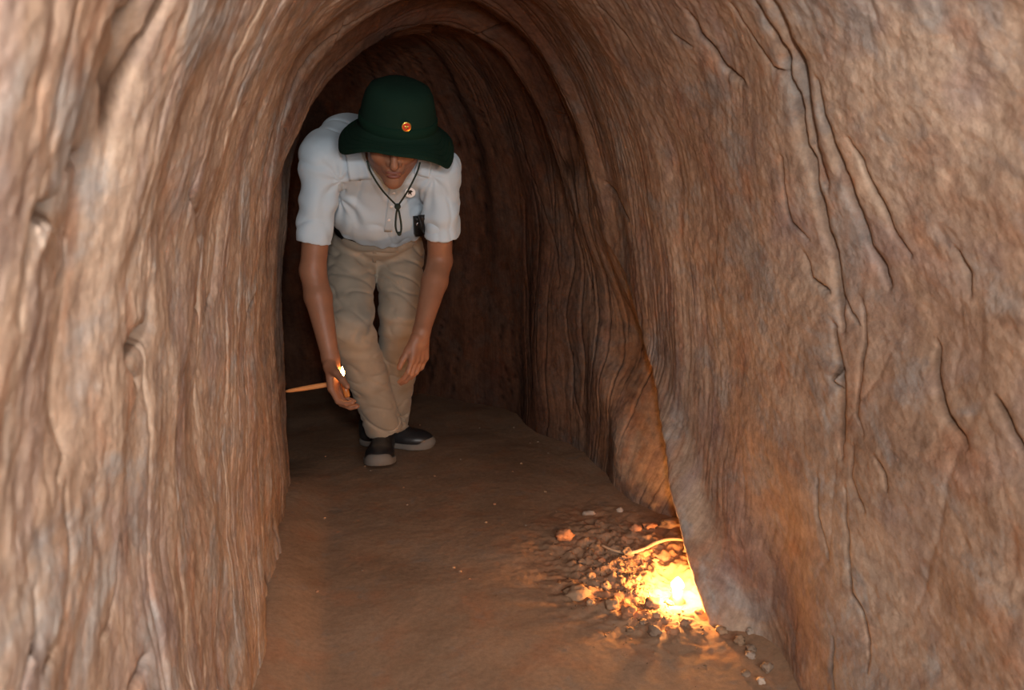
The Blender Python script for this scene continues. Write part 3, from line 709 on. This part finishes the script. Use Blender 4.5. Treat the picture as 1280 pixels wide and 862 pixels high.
def shirt_disp(V, N_):
    d = 0.0030*n3(V*np.array([1, 1, 1]), 9, 31)+0.0020*n3(V, 20, 32)
    for A in (armL, armR):        # creases running out of the armpits
        r = np.linalg.norm(V-A, axis=1); e = V-A; ang = np.arctan2(e[:, 2]+0.5*e[:, 1], e[:, 0])
        d += 0.0055*np.exp(-r/0.10)*np.sin(ang*9+5*n3(V, 7, 33))*sm(0.01, 0.04, r)
    c = np.abs(n3(V*np.array([1.0, 0.6, 0.6])+0.3*V[:, [2, 0, 1]], 11, 35)); d += -0.0040*np.exp(-(c/0.10)**1.5)
    for sh, hm in ((shL, hemL), (shR, hemR)):
        dd = unit(hm-sh); t = (V-sh)@dd; r = np.linalg.norm(V-sh-t[:, None]*dd, axis=1)
        d += np.where((r < 0.075) & (t > 0.03), 0.0035*np.sin(t*70+3*n3(V, 12, 36))*np.exp(-((t-0.14)/0.08)**2), 0)
    tw = (V-at(470, 292, 2.52))@spd; d += 0.004*np.sin(V[:, 0]*120+2*n3(V, 15, 37))*np.exp(-np.maximum(tw, 0)/0.035)*(tw > -0.02)
    return d
shirt = link('shirt', Sf.mesh('shirt', 2, shirt_disp), SHIRT, root); SV, SN = Sf.V, Sf.N; del Sf.D
def on(V, N_, px, py, off=0.0):
    """the point of a surface seen at a pixel, and its normal"""
    q, dp = project(V); vis = ((CAM-V)*N_).sum(1) > 0
    e = np.where(vis, np.hypot(q[:, 0]-px, q[:, 1]-py), 1e9); k = np.argsort(e)[:24]; k = k[dp[k] < dp[k].min()+0.04][:8]
    w_ = 1/(e[k]+0.3); n = unit((N_[k]*w_[:, None]).sum(0)); Y = (V[k, 1]*w_).sum()/w_.sum(); return at(px, py, Y)+n*off, n
def patch(name, corners, V, N_, off, m, parent, nu=8, nv=8, thick=0.002, bulge=0.0):
    """a cloth piece laid on a garment; corners TL,TR,BR,BL"""
    c = [np.array(p, float) for p in corners]; bm = bmesh.new(); G = []
    for i in range(nu+1):
        row = []
        for j in range(nv+1):
            u, v = i/nu, j/nv; p = (c[0]*(1-u)+c[1]*u)*(1-v)+(c[3]*(1-u)+c[2]*u)*v
            w, n = on(V, N_, p[0], p[1]); w = w+n*(off+bulge*math.sin(math.pi*u)*math.sin(math.pi*v)); row.append((w, n))
        G.append(row)
    Wd = np.array([[q[0] for q in r] for r in G])
    for _ in range(4):
        K = Wd.copy(); K[1:-1, 1:-1] = 0.2*(Wd[1:-1, 1:-1]+Wd[2:, 1:-1]+Wd[:-2, 1:-1]+Wd[1:-1, 2:]+Wd[1:-1, :-2]); Wd = K
    top = [[bm.verts.new(Wd[i, j]) for j in range(nv+1)] for i in range(nu+1)]
    bot = [[bm.verts.new(Wd[i, j]-G[i][j][1]*(thick)) for j in range(nv+1)] for i in range(nu+1)]
    for i in range(nu):
        for j in range(nv):
            bm.faces.new((top[i][j], top[i+1][j], top[i+1][j+1], top[i][j+1])); bm.faces.new((bot[i][j], bot[i][j+1], bot[i+1][j+1], bot[i+1][j]))
    for L_ in ([(i, 0) for i in range(nu+1)], [(i, nv) for i in range(nu+1)], [(0, j) for j in range(nv+1)], [(nu, j) for j in range(nv+1)]):
        for a, b in zip(L_, L_[1:]): bm.faces.new((top[a[0]][a[1]], top[b[0]][b[1]], bot[b[0]][b[1]], bot[a[0]][a[1]]))
    return bm_obj(name, bm, m, parent)
patch('collar', [(432, 192), (452, 190), (466, 221), (437, 223)], SV, SN, 0.010, SHIRT, shirt, thick=0.006)
patch('collar', [(522, 200), (541, 198), (537, 221), (517, 216)], SV, SN, 0.010, SHIRT, shirt, thick=0.006)
patch('placket', [(487, 232), (497, 232), (490, 289), (480, 289)], SV, SN, 0.0025, SHIRT, shirt, 4, 14, thick=0.004)
def disc(bm, c, n, r, h, seg=16):
    a = unit(np.cross(n, (0.1, 0.2, 1))); lathe(bm, [(0, 0), (r, 0), (r, h*.8), (r*.9, h), (0, h)], seg, c, n, a)
for px, py in ((492, 240), (489, 257), (486, 274)):
    c, n = on(SV, SN, px, py, 0.003); bm = bmesh.new(); disc(bm, c, n, 0.0045, 0.002, 12); bm_obj('button', bm, WHITE, shirt)
c, n = on(SV, SN, 512, 238, 0.0); n = unit(0.4*n+0.6*unit(CAM-c)); c = c+n*0.012; bm = bmesh.new(); disc(bm, c, n, 0.0150, 0.003, 24); disc(bm, c-n*0.012, n, 0.004, 0.013, 8); bd = bm_obj('lapel_badge', bm, WHITE, root); tag(bd, 'round white badge with a black emblem')
ax_r = unit(np.cross(n, (0, 0, -1))); 
if ax_r[0] < 0: ax_r = -ax_r
ax_u = np.cross(ax_r, n); ax_u = ax_u if ax_u[2] > 0 else -ax_u
bm = bmesh.new()
for poly in ([(-.008, .006), (.002, .009), (.008, .004), (.003, .001), (.005, -.008), (-.001, -.002), (-.006, -.006), (-.005, .001)],):
    vs_ = [bm.verts.new(c+n*0.0034+ax_r*x+ax_u*y) for x, y in poly]; bm.faces.new(vs_)
bm_obj('emblem', bm, BLACK, bd, False)

# ---- trousers and belt
hipL, hipR = at(438, 318, 2.63), at(499, 316, 2.65)
knL, knR = at(438, 405, 2.43), at(500, 398, 2.50)
anL, anR = at(480, 533, 2.60), at(490, 528, 2.75)
Tf = Field((-0.18, 2.20, 0.04), (0.42, 2.96, 0.86), 0.0040)
Tf.ell(pel+np.array([0, 0.01, 0.0]), (0.158, 0.118, 0.105), SR, 0.04); Tf.ell(waist+np.array([0, 0.0, -.02]), (0.140, 0.110, 0.09), SR, 0.04)
for hip, kn, an, rk, ra in ((hipL, knL, anL, 0.069, 0.064), (hipR, knR, anR, 0.064, 0.058)):
    dd = unit(an-kn); Tf.cone(hip, kn, 0.083, rk, 0.014); Tf.cone(kn, kn+(an-kn)*0.5, rk, 0.064, 0.015); Tf.cone(kn+(an-kn)*0.5, an+dd*0.03, 0.064, ra, 0.012)
for kn, an, ra in ((knL, anL, 0.064), (knR, anR, 0.058)):
    dd = unit(an-kn); dd = unit(dd+np.array([0, -0.25, -0.2]))
    sl, X = Tf.win(an-0.085, an+0.085, 0); g = ((X-(an+dd*0.012))@dd).astype(np.float32); Tf.D[sl] = np.maximum(Tf.D[sl], g)
    Tf.cone(an-dd*0.03, an+dd*0.05, ra-0.007, ra-0.004, 0.002, 'sub')
Tf.cut(at(470, 286, 2.56)+spd*0.03, spd)
def tr_disp(V, N_):
    d = 0.003*n3(V, 10, 41)+0.0015*n3(V, 24, 42)
    c = np.abs(n3(V*np.array([0.5, 0.8, 1.5])+np.array([0, 0, 0.6])*V[:, [0]], 13, 43)); d -= 0.0065*np.exp(-(c/0.12)**1.6)*(0.5+0.8*sm(0.55, 0.75, V[:, 2])+0.6*sm(0.22, 0.12, V[:, 2]))
    for kn in (knL, knR):
        r = np.linalg.norm(V-kn, axis=1); d += 0.004*np.exp(-(r/0.10)**2)*np.sin((V[:, 2]-kn[2])*95+4*n3(V, 9, 44))
    # side seams pressed edge
    return d
trou = link('trousers', Tf.mesh('trousers', 2, tr_disp), TROU, root); TV, TN = Tf.V, Tf.N; del Tf.D
bm = bmesh.new(); bc = at(470, 281, 2.575)+spd*0.022
ring = [bc+spx*0.131*math.cos(a)+spn*0.099*math.sin(a) for a in np.linspace(0, 2*math.pi, 49)[:-1]]
prof = []
for k, p in enumerate(ring):
    o_ = unit(p-bc); prof.append([bm.verts.new(p+o_*e+spd*h) for e, h in ((0, -0.017), (0.004, -0.017), (0.004, 0.017), (0, 0.017))])
for k in range(48):
    for j in range(4): bm.faces.new((prof[k][j], prof[(k+1) % 48][j], prof[(k+1) % 48][(j+1) % 4], prof[k][(j+1) % 4]))
belt = bm_obj('belt', bm, BELT, root)
patch('fly_seam', [(466, 296), (472, 296), (470, 328), (466, 328)], TV, TN, 0.001, TROU, trou, 3, 8, thick=0.003)
patch('belt_pouch', [(516, 270), (531, 268), (532, 291), (517, 292)], SV, SN, 0.012, BELT, belt, 4, 4, thick=0.012)
c, n = on(SV, SN, 519, 276, 0.014); bm = bmesh.new(); disc(bm, c, n, 0.006, 0.004, 14); bm_obj('clasp', bm, STEEL, belt)

# ---- shoes
def shoe(heel, toe, up, L_=0.275):
    """heel and toe are ground contacts of the sole"""
    heel = np.array(heel, float); d = unit(np.array(toe)-heel); up = unit(np.array(up)-d*np.dot(up, d)); s_ = np.cross(d, up); RR = np.stack([s_, d, up])
    q = lambda x, y, z: heel+s_*x+d*y+up*z
    lo = np.minimum(heel, q(0, L_, 0))-0.12; hi = np.maximum(heel, q(0, L_, 0))+0.16
    f = Field(lo, hi, 0.0028)
    f.cone(q(0, 0.035, 0.045), q(0, 0.035, 0.075), 0.036, 0.037, 0.01); f.cone(q(0, 0.045, 0.040), q(0, 0.17, 0.030), 0.036, 0.036, 0.02)
    f.ell(q(0, 0.195, 0.028), (0.048, 0.075, 0.034), RR, 0.02); f.cone(q(0, 0.07, 0.07), q(0, 0.15, 0.048), 0.030, 0.028, 0.02)
    f.ell(q(0, 0.040, 0.105), (0.028, 0.032, 0.03), RR, 0.004, 'sub'); f.cut(q(0, 0, 0.018), -up)
    o = link('shoe', f.mesh('shoe', 2), LEATH, root)
    so = Field(lo, hi, 0.0028)
    for y0, y1, r0, r1 in ((0.034, 0.10, 0.036, 0.034), (0.10, 0.20, 0.034, 0.051), (0.20, 0.225, 0.051, 0.047)):
        so.cone(q(0, y0, 0.012), q(0, y1, 0.012), r0, r1, 0.01)
    so.cut(q(0, 0, 0.021), up); so.ell(q(0, 0.236, 0.018), (0.042, 0.042, 0.028), RR, 0.004); so.cut(q(0, 0, 0.0), -up)
    sl, X = so.win(q(0, .11, 0)-0.05, q(0, .11, 0)+0.05, 0)
    lk = link('sole', so.mesh('sole', 1), SOLE, o)
    bm = bmesh.new()
    for k in range(4):
        y = 0.092+k*0.017; z = 0.100-k*0.011; tube(bm, spline([q(-0.020, y, z-.006), q(0, y+.004, z+.003), q(0.020, y, z-.006)], 4), 0.002, 6)
    bm_obj('laces', bm, BLACK, o)
    return o
tf = at(473, 583, 2.46); tf[2] = max(tf[2], ground+0.028)
hl = np.array([at(480, 560, 2.68)[0], 2.675, ground+0.003]); shoe(hl, hl+unit(np.array([tf[0]-hl[0], -0.24, 0.050]))*0.25, (0, 0, 1))
hl = np.array([at(447, 553, 2.80)[0]+0.01, 2.80, ground+0.002]); shoe(hl, hl+np.array([0.235, -0.085, 0.0]), (0, 0, 1))

# ---- green bush hat
HT = math.radians(24); hup = unit((0.05, -math.sin(HT), math.cos(HT))); hside = unit(np.cross(hup, (0, 1, 0))); hside = hside if hside[0] > 0 else -hside
hb = hp(0.012, 0.0, 0.016)
def wavef(i, a, r, h):
    k = max(0.0, (r-0.100)/0.042)     # 0 at the crown, 1 at the rim
    # a = 0 image right, pi image left, a = pi/2 back, -pi/2 front
    w = -0.014*math.cos(2*a)+0.008*math.sin(3*a+0.8)+0.004*math.sin(5*a)
    w += -0.022*math.exp(-((a if a < math.pi else a-2*math.pi)+0.45)**2/0.12)
    return r*(1+0.035*k*math.cos(2*a)), h+k*w
prof = [(0, 0.1185), (0.030, 0.118), (0.054, 0.113), (0.073, 0.103), (0.084, 0.086), (0.091, 0.058), (0.097, 0.026), (0.099, 0.006), (0.103, 0.000), (0.112, -0.007), (0.123, -0.016), (0.134, -0.026), (0.142, -0.034), (0.1425, -0.0365), (0.133, -0.029), (0.112, -0.0100), (0.099, -0.004), (0.094, 0.004), (0.090, 0.05), (0.07, 0.098), (0, 0.112)]
bm = bmesh.new(); lathe(bm, prof, 72, hb, hup, hside, wavef)
for v in bm.verts:
    p = np.array(v.co[:])[None]; v.co = v.co+Vector(hup)*float(0.0035*n3(p, 16, 51)[0])+Vector(hside)*float(0.002*n3(p, 22, 52)[0])
hat = bm_obj('hat', bm, HATM, root); tag(hat, 'dark green cotton bush hat')
bm = bmesh.new(); lathe(bm, [(0.0985, 0.006), (0.1005, 0.008), (0.0985, 0.030), (0.0960, 0.031)], 72, hb, hup, hside); bm_obj('hat_band', bm, HATB, hat)
for rr_, hh in ((0.112, -0.0065), (0.1195, -0.0126), (0.1275, -0.0195), (0.1350, -0.0264)):     # rows of stitching on the brim
    bm = bmesh.new(); pts = []
    for k in range(73):
        a = 2*math.pi*k/72; r_, h_ = wavef(0, a, rr_, hh); p = np.array(hb)+np.array(hup)*h_+(hside*math.cos(a)+np.cross(hup, hside)*math.sin(a))*r_
        p = p+hup*float(0.0035*n3(p[None], 16, 51)[0])+hside*float(0.002*n3(p[None], 22, 52)[0]); pts.append(p)
    tube(bm, pts, 0.0008, 5, False); bm_obj('brim_stitching', bm, HATB, hat)
# enamel badge: gilt rim, red field, gold star
fr = -np.cross(hup, hside); fr = fr if fr[1] < 0 else -fr
bn = unit(fr*math.cos(0.13)+hside*math.sin(0.13)+hup*0.05); bcn = np.array(hb)+hup*0.040+unit(fr*math.cos(0.13)+hside*math.sin(0.13))*0.0975
bm = bmesh.new(); disc(bm, bcn, bn, 0.0120, 0.003, 24); hbg = bm_obj('hat_badge', bm, GOLD, hat)
tag(hbg, 'round gilt and red badge with a star')
bx = unit(np.cross(hup, bn)); bx = bx if bx[0] > 0 else -bx; by = unit(np.cross(bn, bx)); by = by if by[2] > 0 else -by
hb_m = hbg.data; hb_m.materials.append(REDE)
bm = bmesh.new(); bm.from_mesh(hb_m); off = Vector(_wl(hbg))
n0 = len(bm.faces)
vs_ = [bm.verts.new(Vector(bcn+bn*0.0034+bx*0.0095*math.cos(a)+by*0.0095*math.sin(a))-off) for a in np.linspace(0, 2*math.pi, 25)[:-1]]; f = bm.faces.new(vs_); f.material_index = 1
sv = [bm.verts.new(Vector(bcn+bn*0.0040+(bx*math.cos(a)+by*math.sin(a))*(0.0078 if k % 2 == 0 else 0.0032))-off) for k, a in enumerate(np.arange(10)*math.pi/5+math.pi/2)]
cv = bm.verts.new(Vector(bcn+bn*0.0052)-off)
for k in range(10): bm.faces.new((cv, sv[k], sv[(k+1) % 10]))
bm.to_mesh(hb_m); bm.free()
# chin cord with its slider, hanging under the chin
knot = at(497, 258, 2.14); bm = bmesh.new()
a0 = at(459, 201, 2.07); a1 = at(525, 203, 2.07)
tube(bm, spline([a0, at(464, 216, 2.06), at(478, 238, 2.08), knot], 8), 0.0024, 8); tube(bm, spline([a1, at(521, 216, 2.06), at(510, 238, 2.08), knot], 8), 0.0024, 8)
tube(bm, spline([knot, at(495, 270, 2.15), at(494.5, 283, 2.16), at(497, 291, 2.16), at(501, 290, 2.16), at(501.5, 281, 2.16), at(499.5, 268, 2.15), knot], 8), 0.0026, 8)
cord = bm_obj('chin_cord', bm, CORD, root)
bm = bmesh.new(); bmesh.ops.create_uvsphere(bm, u_segments=12, v_segments=8, radius=0.0085, matrix=Matrix.Translation(Vector(knot))); bm_obj('slider', bm, CORD, cord)
bm = bmesh.new(); bmesh.ops.create_uvsphere(bm, u_segments=10, v_segments=8, radius=0.0060, matrix=Matrix.Translation(Vector(at(499, 292, 2.158)))); bm_obj('cord_end', bm, CORD, cord)

# ---- the lighter and the unlit taper in his hand
WAX2 = simple('orange_wax', (0.80, 0.32, 0.11), 0.45, spec=0.4)
ltop = at(428, 469, 2.215); lbot = at(433, 491, 2.215); ld = unit(ltop-lbot)
lt = empty('lighter', tuple(lbot), 'slim lit lighter held upright in the fingers of the stooping person', 'lighter')
bm = bmesh.new(); a_ = unit(np.cross(ld, (0, 1, 0)))
lathe(bm, [(0, -0.012), (0.0062, -0.011), (0.0070, -0.008), (0.0070, 0.036), (0, 0.036)], 16, lbot, ld, a_, lambda i, a, r, h: (r*(1+0.25*math.cos(a)**2), h)); bm_obj('fuel_case', bm, simple('amber_plastic', (0.45, 0.16, 0.04), 0.25, spec=0.5), lt)
bm = bmesh.new(); lathe(bm, [(0.0072, 0.034), (0.0074, 0.035), (0.0070, 0.047), (0.004, 0.049), (0, 0.049)], 16, lbot, ld, a_); bm_obj('metal_hood', bm, STEEL, lt)
bm = bmesh.new(); flame_mesh(bm, lbot+ld*0.049, 0.030, 0.0060); bm_obj('flame', bm, emit('lighter_flame', (1.0, 0.42, 0.12), 90.0), lt)
c0 = at(357, 489, 2.275); c1 = at(424, 478, 2.235); cdr = unit(c1-c0)
tp = empty('taper_candle', tuple((c0+c1)/2), 'thin orange taper candle pointing left from the hand beside the left wall', 'candle')
bm = bmesh.new(); Lc = np.linalg.norm(c1-c0)
lathe(bm, [(0, 0.0), (0.003, 0.001), (0.0052, 0.012), (0.0068, 0.05), (0.0074, Lc*.6), (0.0068, Lc*.97), (0.004, Lc), (0, Lc)], 16, c0, cdr, unit(np.cross(cdr, (0, 0, 1)))); bm_obj('wax_body', bm, WAX2, tp)
bm = bmesh.new(); tube(bm, [c1-cdr*.002, c1+cdr*.006, c1+cdr*.010+np.array([0, 0, .003])], 0.0011, 6); bm_obj('wick', bm, WICK, tp)
